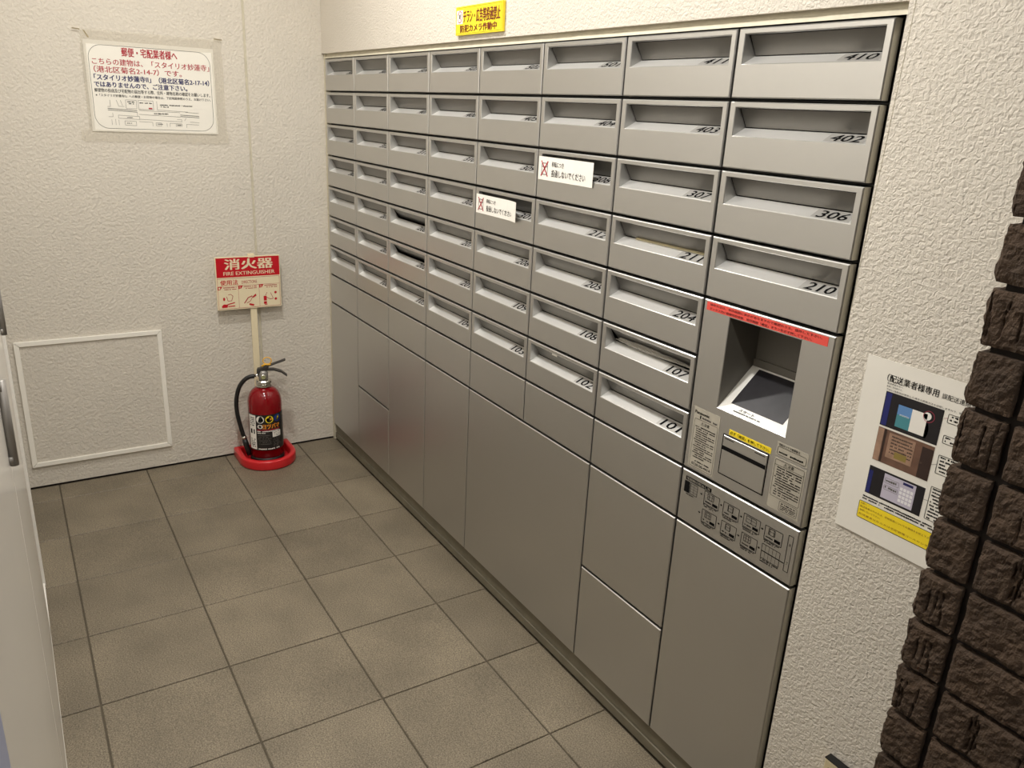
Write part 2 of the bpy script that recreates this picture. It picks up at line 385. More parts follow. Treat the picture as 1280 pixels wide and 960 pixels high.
# ================================================================== the brick wall at the right
BX, BY, BP, BH = 2.754, -0.245, 0.068, 0.0605
core = MB().box(BX+0.010, 3.75, BY+0.009, FRONT_Y-0.0005, 0.0, CEIL).obj('wall_brick', MORTAR)
tag(core, 'dark brown split-face brick wall end at the right', kind='structure')
def brick_mesh(path_len, corner, seed, grooves):
    """rock-faced tile; corner: distance along the path at which it turns from the left face to the front face"""
    rnd = random.Random(seed); off = V((rnd.uniform(0, 50), rnd.uniform(0, 50), rnd.uniform(0, 50)))
    ns = max(8, int(path_len/0.0022)); nz = 14; th = 0.016
    gl = [(rnd.uniform(0.04, 0.96)*path_len, rnd.uniform(-.10, .10), rnd.uniform(0, .30)*BH, rnd.uniform(.70, 1)*BH) for _ in range(grooves)]
    m = MB(); vs = []
    for k in range(nz+1):
        z = BH*k/nz
        for i in range(ns+1):
            s = path_len*i/ns
            e = min(s, path_len-s, z, BH-z)
            edge = max(0.0, 1-e/0.006)
            d = 0.0026*noise.noise(off + V((s*38, z*38, 0))) + 0.0022*noise.noise(off + V((s*95, z*95, 5))) + 0.0022*noise.noise(off + V((s*210, z*210, 9)))
            d += 0.001 - 0.0024*edge*edge
            for gs, sl, za, zb in gl:
                if za <= z <= zb and abs(s - gs - sl*z) < 0.0011: d -= 0.0032
            jz = 0.0012*noise.noise(off + V((s*40, 3, k*.2))) if k in (0, nz) else 0
            if corner and s < corner: p = V((-d, corner - s, z+jz))
            elif corner and abs(s-corner) < 1e-6: p = V((-d*.7, -d*.7, z+jz))
            else: p = V((s-(corner or 0), -d, z+jz))
            if corner and abs(s-corner) < 0.0035: p += V((0.0015, 0.0015, 0))
            vs.append(p)
    W = ns+1
    fs = [(k*W+i, k*W+i+1, (k+1)*W+i+1, (k+1)*W+i) for k in range(nz) for i in range(ns)]
    m.add(vs, fs)
    # skirts going back into the mortar
    def back(p, s):
        if corner and s < corner: return V((th, max(p.y, th), p.z))
        return V((max(p.x, th if corner else p.x), th, p.z))
    for k0 in (0, nz):
        row = [vs[k0*W+i] for i in range(W)]; bk = [back(p, path_len*i/ns) for i, p in enumerate(row)]
        for i in range(ns):
            q = (row[i], row[i+1], bk[i+1], bk[i]); q = q if k0 else q[::-1]
            m.quad(*(q[::-1]))
    for i0 in (0, ns):
        for k in range(nz):
            a, b2 = vs[k*W+i0], vs[(k+1)*W+i0]; s0 = path_len*i0/ns
            m.quad(a, b2, back(b2, s0), back(a, s0))
    me = m.mesh('brick', BRICK)
    bm = bmesh.new(); bm.from_mesh(me); bmesh.ops.remove_doubles(bm, verts=bm.verts, dist=1e-5); bmesh.ops.recalc_face_normals(bm, faces=bm.faces); bm.to_mesh(me); bm.free()
    return me
corner_v = [brick_mesh(0.168+0.049, 0.168, 100+i, g) for i, g in enumerate((0, 14, 26, 0, 34, 8))]
long_v = [brick_mesh(0.227, 0, 200+i, g) for i, g in enumerate((0, 12, 2, 6, 16, 4))]
zj = 1.337
while zj > 0.07: zj -= BP
zb = zj + 0.0035
k = 0
while zb + BH < CEIL:
    rnd = random.Random(k*7+1)
    link('brick', corner_v[rnd.randrange(6)], core, (BX, BY, zb))
    for j in range(4):
        link('brick', long_v[rnd.randrange(6)], core, (BX+0.0575+0.236*j, BY+rnd.uniform(-.001, .001), zb))
    zb += BP; k += 1

# ================================================================== mailboxes and lockers
CX0, CW = 0.0205, 0.2995
RZ = [1.5731, 1.4548, 1.3365, 1.2181, 1.0998, 0.9814, 0.8630, 0.7446, 0.6260]
GX, GZ, DT = 0.0024, 0.0031, 0.018
def col(i): return CX0 + CW*i
def slab(w, h, t=DT, c=0.0019, hole=None):
    """door slab: x 0..w, z 0..h, front at y = 0 with chamfered edges, optional rectangular opening (x0, x1, z0, z1)"""
    m = MB()
    F = [(c,0,c),(w-c,0,c),(w-c,0,h-c),(c,0,h-c)]; E = [(0,c,0),(w,c,0),(w,c,h),(0,c,h)]; B = [(0,t,0),(w,t,0),(w,t,h),(0,t,h)]
    m.add(F+E+B, [(4+i,4+(i+1)%4,(i+1)%4,i) for i in range(4)] + [(8+i,8+(i+1)%4,4+(i+1)%4,4+i) for i in range(4)])
    if hole is None:
        m.add(F, [(0,1,2,3)]); m.add(B, [(3,2,1,0)])
    else:
        x0, x1, z0, z1 = hole; g = 0.0012
        H = [(x0-g,0,z0-g),(x1+g,0,z0-g),(x1+g,0,z1+g),(x0-g,0,z1+g)]; I = [(x0,g,z0),(x1,g,z0),(x1,g,z1),(x0,g,z1)]
        m.add(F+H, [(i,(i+1)%4,4+(i+1)%4,4+i) for i in range(4)])
        m.add(H+I, [(i,(i+1)%4,4+(i+1)%4,4+i) for i in range(4)])
    return m
def case(w, h, y0=0.0205, y1=0.40, t=0.0012):
    """open-fronted steel case"""
    m = MB(); O = [(0,y0,0),(w,y0,0),(w,y0,h),(0,y0,h)]; OB = [(x,y1,z) for x,_,z in O]
    I = [(t,y0,t),(w-t,y0,t),(w-t,y0,h-t),(t,y0,h-t)]; IB = [(x,y1-t,z) for x,_,z in I]
    m.add(O+OB, [(4+i,4+(i+1)%4,(i+1)%4,i) for i in range(4)] + [(7,6,5,4)])
    m.add(I+IB, [(i,(i+1)%4,4+(i+1)%4,4+i) for i in range(4)] + [(4,5,6,7)])
    m.add(O+I, [(i,(i+1)%4,4+(i+1)%4,4+i) for i in range(4)])
    return m
# shared meshes of a mailbox; local origin at the lower left corner of its cell
H = RZ[1]-RZ[2]; PW, PH = CW-2*GX, H-2*GZ
OX0, OX1, OZ1, OZ0 = 0.0170, 0.2845, H-0.0125, H-0.0600      # slot opening
m_front = slab(PW, PH, hole=(OX0-GX, OX1-GX, OZ0-GZ, OZ1-GZ)).mesh('front_panel', STEEL)
LB, LZ, FT = 0.0270, 0.0138, 0.0095                             # ledge back depth, ledge rise, flap top depth
yf = 0.0012
m_cheek = MB()
for s_, xx in ((1, OX0), (-1, OX1)):
    m_cheek.add([(xx,yf,OZ0),(xx,yf,OZ1),(xx+s_*.0008,FT,OZ1),(xx+s_*.0025,LB+.002,OZ0+LZ)], [(0,1,2,3) if s_ < 0 else (3,2,1,0)])
    m_cheek.add([(xx,yf,OZ0),(xx+s_*.0025,LB+.002,OZ0+LZ),(xx+s_*.0025,LB+.002,OZ0)], [(0,1,2)])
m_cheek.quad((OX0,yf,OZ1),(OX1,yf,OZ1),(OX1,FT-.001,OZ1-.0006),(OX0,FT-.001,OZ1-.0006))
m_cheek = m_cheek.mesh('slot_frame', STEEL)
ml = MB()
ml.quad((OX0,yf,OZ0),(OX1,yf,OZ0),(OX1-.0025,LB,OZ0+LZ),(OX0+.0025,LB,OZ0+LZ))
ml.quad((OX0+.0025,LB,OZ0+LZ),(OX1-.0025,LB,OZ0+LZ),(OX1-.0025,LB,OZ0-.004),(OX0+.0025,LB,OZ0-.004))
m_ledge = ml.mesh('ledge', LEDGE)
def flap_mesh(open_=0.0):
    bz = OZ0+LZ+.0016; by = LB+.0008+open_
    m = MB(); a, c_ = OX0+.0034, OX1-.0034
    top = [(a,FT,OZ1-.0016),(c_,FT,OZ1-.0016)]; bot = [(c_,by,bz),(a,by,bz)]
    F = top+bot; Bk = [(x, y+.0012, z+.0006) for x, y, z in F]
    m.add(F+Bk, [(0,1,2,3)[::-1], (4,5,6,7), (0,4,5,1), (1,5,6,2), (2,6,7,3), (3,7,4,0)])
    me = m.mesh('flap', STEELF)
    bm = bmesh.new(); bm.from_mesh(me); bmesh.ops.recalc_face_normals(bm, faces=bm.faces); bm.to_mesh(me); bm.free()
    return me
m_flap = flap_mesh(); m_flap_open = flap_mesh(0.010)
m_case = case(CW-0.0010, H-0.0010).mesh('case', CASE)
up_l = V((0, LB-yf, LZ)).normalized()
lp = MB(); la, lb = OX1-.0790, OX1-.0060; nn = X1.cross(up_l)
lo_ = V((0, yf, OZ0))
def ledge_pt(x, t, lift): return lo_ + X1*x + up_l*t + nn*lift
lp.quad(ledge_pt(la, .0025, .0004), ledge_pt(lb, .0025, .0004), ledge_pt(lb, .0262, .0004), ledge_pt(la, .0262, .0004))
m_plate = lp.mesh('number_plate', mat('number_plate_film', srgb(216, 214, 210), 0.36, 0.64))

NUM = [[410, 411, 501, 502, 503, 504, 505, 506], [402, 403, 404, 405, 406, 407, 408, 409], [306, 307, 308, 309, 310, 311, 312, 401],
       [210, 211, 212, 301, 302, 303, 304, 305], [None, 204, 205, 206, 207, 208, 209, None], [None, 107, 108, 109, 201, 202, 203, None],
       [None, 101, 102, 103, 104, 105, 106, None]]
ordw = ['first', 'second', 'third', 'fourth', 'fifth', 'sixth', 'seventh', 'eighth']
SLOTS = {}
for ri in range(7):
    for ci in range(8):
        if ri >= 4 and ci == 7: continue
        n = NUM[ri][7-ci]
        base = (col(ci), 0, RZ[ri]-H)
        row_s = 'top' if ri == 0 else ('bottom mailbox' if ri == 6 else ordw[ri])
        where = '%s row, %s column from the corner' % (row_s, ordw[ci])
        if n: lab = 'grey steel mailbox numbered %d, %s' % (n, where)
        else: lab = 'grey steel mailbox without a number, %s' % where
        t = thing('mailbox', lab, 'mailbox', base, 'apartment mailboxes in the wall bank')
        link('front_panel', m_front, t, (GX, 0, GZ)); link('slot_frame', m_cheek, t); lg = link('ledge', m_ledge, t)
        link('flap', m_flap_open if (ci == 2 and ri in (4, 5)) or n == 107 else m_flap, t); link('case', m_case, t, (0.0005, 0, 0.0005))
        SLOTS[n] = V(base)
        if n:
            link('number_plate', m_plate, lg)
            p = Print(); p.text(BLACK, str(n), 0, 0, 0.0555, 0.0205, 0.012, 0.10)
            o3 = ledge_pt(OX1-.0700, .0035, 0.0)
            p.build('number', lg, o3, X1, up_l, 0.0008)

# white "do not post" stickers on two of the boxes
def sticker(n, label, x0, x1, z0, z1, curl):
    t = thing('notice_sticker', label, 'sticker', (x0, -0.0012, z0), 'moved-away notice stickers')
    Wd, Hd = x1-x0, z1-z0
    def fn(x, y, l):
        k_ = max(0.0, (x-Wd*.72)/(Wd*.28))
        return V((x - curl*.12*k_*k_, -curl*k_*k_ - l, y))
    m = MB(); N_ = 16
    for i in range(N_):
        a, c_ = Wd*i/N_, Wd*(i+1)/N_
        m.quad(fn(a, 0, 0), fn(c_, 0, 0), fn(c_, Hd, 0), fn(a, Hd, 0))
        m.quad(fn(a, Hd, -.0004), fn(c_, Hd, -.0004), fn(c_, 0, -.0004), fn(a, 0, -.0004))
    m.obj('paper', PAPER, t)
    p = Print()
    # mailbox pictogram crossed out
    ix, iz = .026, Hd*.5
    p.rrect(INKG, ix-.012, iz-.014, ix+.012, iz+.012, .004, .0016); p.line(INKG, (ix-.012, iz+.004), (ix+.012, iz+.004), .0014)
    p.line(INKR, (ix-.014, iz-.018), (ix+.014, iz+.017), .0034); p.line(INKR, (ix-.014, iz+.017), (ix+.014, iz-.018), .0034)
    p.text(BLACK, '移転につき', .056, Hd*.60, .104, Hd*.82, .008)
    p.text(BLACK, '投函しないでください', .056, Hd*.18, .190, Hd*.48, .008)
    p.build('print', t, (0,0,0), X1, Z1, fn=fn, lift=.0006)
sticker(308, 'white do-not-post sticker on mailbox 308, the upper of two', 1.5265, 1.7455, 1.2645, 1.3185, 0.002)
sticker(301, 'white do-not-post sticker with curling right edge on mailbox 301', 1.2275, 1.4475, 1.1475, 1.1985, 0.009)

# mail sticking out of slots
o = SLOTS[211]
b = MB(); b.add([(0.06,0.0,0),(0.262,0.0,0),(0.262,.0048,.003),(0.06,.0048,.003),(0.06,0.0,.0010),(0.262,0.0,.0010),(0.262,.0048,.0040),(0.06,.0048,.0040)],
      [(0,3,2,1),(4,5,6,7),(0,1,5,4),(1,2,6,5),(2,3,7,6),(3,0,4,7)])
e = b.obj('envelope', ENVY, None, loc=(o.x, 0.0225, o.z+OZ0+LZ-.0005)); tag(e, 'manila envelope edge poking from mailbox 211', 'envelope')
o = SLOTS[107]
bm = bmesh.new(); bmesh.ops.create_icosphere(bm, subdivisions=4, radius=1.0)
for v in bm.verts:
    n1 = noise.noise(v.co*2.3) ; n2 = noise.noise(v.co*6.1)
    v.co *= 1 + .30*n1 + .16*n2
    tpr = 1.0 - 0.55*(v.co.x+1)/2
    v.co = V((v.co.x*.115, v.co.y*.006, v.co.z*.0075*tpr))
me = bpy.data.meshes.new('plastic_bag'); bm.to_mesh(me); bm.free(); me.materials.append(BAG)
e = link('plastic_bag', me, None, (o.x+.155, .0215, o.z+OZ0+LZ+.009)); tag(e, 'crumpled clear plastic packet stuffed in mailbox 107', 'plastic bag')
o = SLOTS[102]
b = MB().box(0, .022, 0, .0004, 0, .005); e = b.obj('paper_tag', PAPER, None, loc=(o.x+.105, 0.0068, o.z+OZ1-.0075)); tag(e, 'tiny white paper tag on the flap of mailbox 102', 'tag')

# blank panels and parcel lockers --------------------------------------
def unit(name, label, cat, group, x0, x1, z0, z1, part='door', grip=False):
    t = thing(name, label, cat, (x0, 0, z0), group)
    d = slab(x1-x0-2*GX, z1-z0-2*GZ).obj(part, STEEL, t, loc=(GX, 0, GZ))
    case(x1-x0-.001, z1-z0-.001).obj('case', CASE, t, loc=(.0005, 0, .0005))
    return t, d
for ci in range(7):
    unit('blank_panel', 'plain grey blank panel under the mailboxes, %s column from the corner' % ordw[ci], 'panel', 'blank panels under the mailboxes', col(ci), col(ci+1), RZ[8], RZ[7], 'cover')
ZB, ZM = 0.0760, 0.3460
G = 'parcel lockers along the floor'
unit('parcel_locker', 'tall narrow grey parcel locker door in the corner by the back wall', 'locker', G, col(0), col(1), ZB, RZ[8])
unit('parcel_locker', 'small grey parcel locker, upper of the pair second from the corner', 'locker', G, col(1), col(2), ZM, RZ[8])
unit('parcel_locker', 'small grey parcel locker, lower of the pair second from the corner', 'locker', G, col(1), col(2), ZB, ZM)
unit('parcel_locker', 'tall grey parcel locker door, third column from the corner', 'locker', G, col(2), col(3), ZB, RZ[8])
unit('parcel_locker', 'tall grey parcel locker door left of the extra-wide locker', 'locker', G, col(3), col(4), ZB, RZ[8])
unit('parcel_locker', 'extra-wide grey parcel locker door spanning two mailbox columns', 'locker', G, col(4), col(6), ZB, RZ[8])
unit('parcel_locker', 'square grey parcel locker door, upper one right of the extra-wide locker', 'locker', G, col(6), col(7), ZM, RZ[8])
unit('parcel_locker', 'square grey parcel locker door, lower one right of the extra-wide locker', 'locker', G, col(6), col(7), ZB, ZM)
unit('parcel_locker', 'tall grey parcel locker door below the printed instruction panel', 'locker', G, col(7), col(8), ZB, RZ[8])
# plinth
t = thing('plinth', 'grey metal plinth running along the floor under the lockers', 'plinth', (CX0, 0, 0))
me = bevel_mesh(MB().box(0, CW*8, 0.010, 0.05, 0.034, 0.0735).mesh('kick_board', PLINTH), .0012); link('kick_board', me, t)
me = bevel_mesh(MB().box(0, CW*8, 0.0065, 0.05, 0.008, 0.033).mesh('base_rail', PLINTH), .0015); link('base_rail', me, t)
MB().box(0, CW*8, 0.014, 0.05, 0.0, 0.0075).obj('floor_gap', RUBBER, t)  # black strip added where there is only a dark gap under the rail

# instruction panel (right column) --------------------------------------
ux, uw = col(7), CW
t, d = unit('instruction_panel', 'grey panel printed with black step-by-step locker diagrams', 'panel', None, ux, col(8), RZ[8], RZ[7], 'cover')
p = Print()
def P(x, z): return (x-ux, z-RZ[8])
K = BLACK
p.rect(K, *P(2.1315, .7215), *P(2.2025, .7300)); p.text(LABELM, '宅配物の取出し方', *P(2.135, .7230), *P(2.199, .7286))
p.rect(K, *P(2.1300, .6945), *P(2.1445, .7195))
p.path(K, [P(2.1465, .7185), P(2.1665, .7185), P(2.1665, .6955), P(2.1465, .6955)], .0010, True)
for i in range(1, 4): p.line(K, P(2.1465, .6955+.0057*i), P(2.1665, .6955+.0057*i), .0005)
p.line(K, P(2.1565, .6955), P(2.1565, .7185), .0005)
p.dashes(K, *[P(2.137, 0)[0], P(2.158, 0)[0]], P(0, .6905)[1], .0024, 1)
def frame(cx, cz, w_, h_, seed):
    x0, z0 = P(cx-w_/2, cz-h_/2); x1, z1 = P(cx+w_/2, cz+h_/2)
    p.path(K, [(x0,z0),(x1,z0),(x1,z1),(x0,z1)], 0.0011, True)
    rr = random.Random(seed)
    for i in range(2): 
        a = x0+(x1-x0)*rr.uniform(.1, .5); p.path(K, [(a, z0+h_*.45), (a+w_*.3, z0+h_*.45), (a+w_*.3, z1-h_*.1), (a, z1-h_*.1)], .0010, True)
        p.line(K, (a, z0+h_*.7), (a+w_*.3, z0+h_*.7), .0006)
    p.rect(K, x0+w_*.58, z0+h_*.12, x0+w_*.92, z0+h_*.34)
    p.dashes(K, x0+w_*.1, x0+w_*.5, z0+h_*.15, .003, seed)
    p.dashes(K, x0, x1-w_*.1, z0-.0035, .0024, seed+20); p.dashes(K, x0+w_*.05, x1-w_*.3, z0-.0068, .0024, seed+40)
def arrow(cx, cz):
    x, z = P(cx, cz); p.poly(K, [(x-.0015, z-.0026), (x+.0022, z), (x-.0015, z+.0026)]); p.rect(K, x-.004, z-.0007, x-.0014, z+.0007)
for i, cx in enumerate((2.2065, 2.2580, 2.3100, 2.3620)): frame(cx, .7060, .0400, .0270, 60+i)
for cx in (2.1790, 2.2330, 2.2845, 2.3365): arrow(cx, .7085)
for i, cx in enumerate((2.2060, 2.2585, 2.3105)): frame(cx, .6660, .0385, .0270, 80+i)
for cx in (2.1800, 2.2335, 2.2850, 2.3355): arrow(cx, .6680)
x0, z0 = P(2.3415, .6520); x1, z1 = P(2.3830, .6810)
p.path(K, [(x0,z0),(x1,z0),(x1,z1),(x0,z1)], .0010, True); p.line(K, (x0, (z0+z1)/2), (x1+.0105, (z0+z1)/2), .0018)
for i in range(1, 5): p.line(K, (x0+(x1-x0)*i/5, z0), (x0+(x1-x0)*i/5, z1), .0005)
p.dashes(K, x0, x1, z0-.004, .0028, 5); p.dashes(K, x0, x1-.012, z0-.0078, .0028, 6)
p.path(K, [P(2.3945, .6525), P(2.4045, .6525), P(2.4045, .7245), P(2.3945, .7245)], .0010, True)
p.text(K, '完', *P(2.397, .7035), *P(2.402, .7090)); p.text(K, '了', *P(2.397, .6670), *P(2.402, .6725))
p.build('print', d, (-GX, 0, -GZ), X1, Z1)

# control unit ---------------------------------------------------------
z0c, z1c = RZ[7], RZ[4]
t = thing('control_unit', 'grey parcel locker control unit with recessed touch screen and card slot', 'control unit', (ux, 0, z0c))
hx0, hx1, hz0, hz1 = 2.1875-ux, 2.3500-ux, 0.8980-z0c, 1.0745-z0c
fp = slab(CW-2*GX, z1c-z0c-2*GZ, hole=(hx0-GX, hx1-GX, hz0-GZ, hz1-GZ)).obj('front_panel', STEEL, t, loc=(GX, 0, GZ))
case(CW-.001, z1c-z0c-.001).obj('case', CASE, t, loc=(.0005, 0, .0005))
YB = 0.0870; SB = 0.90
b = MB()
b.quad((hx0,.0012,hz0),(hx0,YB,hz0),(hx0,YB,hz1),(hx0,.0012,hz1)); b.quad((hx1,.0012,hz1),(hx1,YB,hz1),(hx1,YB,hz0),(hx1,.0012,hz0))
b.quad((hx0,YB,hz0),(hx1,YB,hz0),(hx1,YB,hz1),(hx0,YB,hz1)); b.quad((hx0,.0012,hz1),(hx0,YB,hz1),(hx1,YB,hz1),(hx1,.0012,hz1))
b.box(hx0+.0003, hx1-.0003, YB-.004, YB-.0002, hz0+SB*.083, .987-z0c)
b.obj('recess', RECESS, t)
b = MB(); b.add([(hx0,.0008,hz0),(hx1,.0008,hz0),(hx1,YB-.0045,hz0+SB*(YB-.0045)),(hx0,YB-.0045,hz0+SB*(YB-.0045)),(hx0,.0008,hz0-.003),(hx1,.0008,hz0-.003),(hx1,YB-.0045,hz0-.003),(hx0,YB-.0045,hz0-.003)],
               [(0,1,2,3),(0,4,5,1),(1,5,6,2),(2,6,7,3),(3,7,4,0),(7,6,5,4)])
bz = b.obj('bezel', BEZEL, t)
ups = V((0, 1, SB)).normalized(); ns_ = X1.cross(ups)
def bed(x, y, l=0.0): return V((x-ux, y, hz0+SB*y)) + ns_*l
b = MB(); c4 = [bed(2.2075, .0145), bed(2.3300, .0145), bed(2.3300, .0795), bed(2.2075, .0795)]
b.add([q - ns_*.0006 for q in c4] + [q + ns_*.0006 for q in c4], [(4,5,6,7),(0,1,5,4),(1,2,6,5),(2,3,7,6),(3,0,4,7)])
tsn = b.obj('touch_screen', SCREEN, t)
p = Print(); p.text(BLACK, 'スタート', .046, .0088, .082, .0146, .012)
p.dashes(BLACK, .036, .100, .0045, .0024, 9)
p.build('print', bz, bed(hx0+ux, 0.0008), X1, ups)
# red tape label
b = MB().box(2.1275-ux, 2.4015-ux, -.0006, .0, 1.0772-z0c, 1.0932-z0c); tp = b.obj('red_label', TAPER, t); tp['label'] = 'red printed tape across the top'
p = Print(); p.text(TAPERT, '操作方法は、本体画面に表示がありますので確認のうえ、操作して下さい。', 2.1360-ux, 1.0868-z0c, 2.3900-ux, 1.0915-z0c, .006)
p.text(TAPERT, 'ボックス内に郵便物投函後、操作画面「確定」ボタンを必ず押して下さい。', 2.1360-ux, 1.0790-z0c, 2.3700-ux, 1.0838-z0c, .006)
p.build('print', tp, (0, -.0006, 0), X1, Z1)
# yellow label
b = MB().box(2.2255-ux, 2.3265-ux, -.0005, .0, .8555-z0c, .8665-z0c); tp = b.obj('yellow_label', YEL, t); tp['label'] = 'small yellow reminder label above the card slot'
p = Print(); p.text(BLACK, '必ず「確認」を押して下さい。', 2.2285-ux, .8580-z0c, 2.3235-ux, .8642-z0c, .008); p.build('print', tp, (0, -.0005, 0), X1, Z1)
# printer / card slot cover
sp = slab(.1075, .0785, .003, .0008).obj('card_slot_cover', STEEL, t, loc=(2.2140-ux, -.0012, .7722-z0c))
p = Print(); p.path(BLACK, [(2.2128-ux, .7710-z0c), (2.3230-ux, .7710-z0c), (2.3230-ux, .8525-z0c), (2.2128-ux, .8525-z0c)], .0022, True)
p.build('seam', t, (0,0,0), X1, Z1, .0003)
p = Print(); p.rect(BLACK, .0008, .0495, .1067, .0578); p.rect(BLACK, .004, .0725, .027, .0742); p.rect(BLACK, .078, .0725, .103, .0742)
p.build('slot', sp, (0,0,0), X1, Z1, .0003)
# caution labels
def caution(x0, x1, z0, z1, kind):
    b = MB().box(x0-ux, x1-ux, -.0004, .0, z0-z0c, z1-z0c); o = b.obj('caution_label', LABELM, t)
    p = Print(); a, c_, zz0, zz1 = x0-ux, x1-ux, z0-z0c, z1-z0c; w_ = c_-a
    if kind == 1:
        p.text(BLACK, 'Panasonic', a+.003, zz1-.0125, a+.041, zz1-.0065, .02)
        p.rect(BLACK, a+.017, zz1-.0215, a+.020, zz1-.0145); p.dashes(INKG, a+.023, c_-.006, zz1-.0205, .0045, 31)
        p.rrect(BLACK, a+.004, zz0+.003, c_-.003, zz1-.0235, .003, .0006)
        p.text(BLACK, '⚠注意', a+.022, zz1-.0335, a+.044, zz1-.0265, .015)
        z = zz1-.040; i = 0
        while z > zz0+.020:
            p.dashes(BLACK, a+.008+(0 if i % 3 == 0 else .003), c_-.007-(.02 if i % 3 == 2 else 0), z, .0026, 300+i); z -= .0046; i += 1
        p.dashes(BLACK, a+.018, c_-.012, zz0+.0145, .003, 350)
        p.text(BLACK, '0120-00-4414', a+.010, zz0+.0062, c_-.008, zz0+.0118, .012)
    elif kind == 2:
        p.text(BLACK, '宅配ボックス管理番号', a+.004, zz1-.0068, c_-.018, zz1-.0022, .01)
        p.rrect(BLACK, a+.003, zz0+.002, c_-.003, zz1-.0085, .003, .0007); p.dashes(BLACK, a+.007, a+.025, zz0+.0055, .0032, 41); p.dashes(BLACK, a+.031, c_-.009, zz0+.0052, .0042, 42)
    else:
        p.rrect(BLACK, a+.003, zz0+.024, c_-.003, zz1-.003, .003, .0007); p.line(BLACK, (a+.003, zz1-.013), (c_-.003, zz1-.013), .0006)
        p.text(BLACK, '⚠注意', a+.022, zz1-.0115, a+.044, zz1-.0045, .015)
        z = zz1-.018; i = 0
        while z > zz0+.027:
            p.dashes(BLACK, a+.006+(0 if i % 4 == 0 else .003), c_-.006-(.018 if i % 4 == 3 else 0), z, .0027, 500+i); z -= .0047; i += 1
        p.rrect(BLACK, a+.026, zz0+.003, c_-.004, zz0+.021, .002, .0006); p.dashes(BLACK, a+.030, c_-.008, zz0+.0155, .0028, 60, .6)
        for j in range(3): p.dashes(BLACK, a+.029, c_-.007, zz0+.0055+.0031*j, .0022, 61+j)
    p.build('print', o, (0, -.0004, 0), X1, Z1)
caution(2.1310, 2.1995, .7540, .8815, 1); caution(2.3370, 2.4050, .8600, .8855, 2); caution(2.3365, 2.4055, .7575, .8555, 3)

# ================================================================== signs on the walls
# yellow sign above the bank
t = thing('yellow_sign', 'small yellow no-flyers and security camera sign above the mailboxes', 'sign', (1.1055, -0.0055, 1.6025))
me = bevel_mesh(MB().box(0, .243, -.0085, -.0005, 0, .0700).mesh('board', YEL), .0006); link('board', me, t)
p = Print()
p.rrect(YELD, .004, .0035, .239, .0665, .001, .0009, 2)
p.rect(PAPER, .006, .0275, .040, .0605)
p.ring(INKR, .0235, .0445, .0125, .0022, 24, .0135); p.line(INKR, (.0148, .0540), (.0322, .0350), .0020)
p.rect(INKG, .0185, .0400, .0245, .0500); p.rect(INKG, .026, .044, .030, .052)
p.text(MAROON, 'チラシ・広告等投函禁止', .043, .0285, .2330, .0600, .022)
p.text(MAROON, '防犯カメラ作動中', .027, .0065, .2170, .0245, .022)
p.build('print', t, (0, -.0085, 0), X1, Z1)

# A3 notice on the back wall (taped)
y0, z0 = -0.8205, 1.2835; NW, NH = 0.4145, 0.2910
t = thing('taped_notice', 'white laminated delivery notice with red and blue text taped to back wall', 'notice', (0.0032, y0, z0))
MB().box(0, .0008, 0, NW, 0, NH).obj('paper', GLOSSP, t)
p = Print()
def T(m, s_, a, c_, zb, zt, bold): p.text(m, s_, a-y0, zb-z0, c_-y0, zt-z0, bold)
p.rrect(BLACK, .012, .0105, NW-.014, NH-.014, .042, .0011, 10)
T(INKR, '郵便・宅配業者様へ', -.7060, -.5290, 1.5285, 1.5570, .022)
T(INKR, 'こちらの建物は、「スタイリオ妙蓮寺」', -.7990, -.4240, 1.4985, 1.5195, .012)
T(INKR, '（港北区菊名2-14-7）です。', -.7960, -.5180, 1.4735, 1.4945, .012)
T(INKN, '「スタイリオ妙蓮寺Ⅱ」（港北区菊名2-17-14）', -.7980, -.4270, 1.4490, 1.4685, .024)
T(INKN, 'ではありませんので、ご注意下さい。', -.8000, -.5030, 1.4275, 1.4455, .024)
T(BLACK, '郵便物の投函及び宅配物の届出等する際、住所・建物名称の確認をお願いします。', -.8010, -.4265, 1.4110, 1.4235, .012)
T(BLACK, '※「スタイリオ妙蓮寺Ⅱ」への郵便・お荷物の場合は、下記地図参照のうえ、お届け下さい。', -.7990, -.4255, 1.3970, 1.4060, .012)
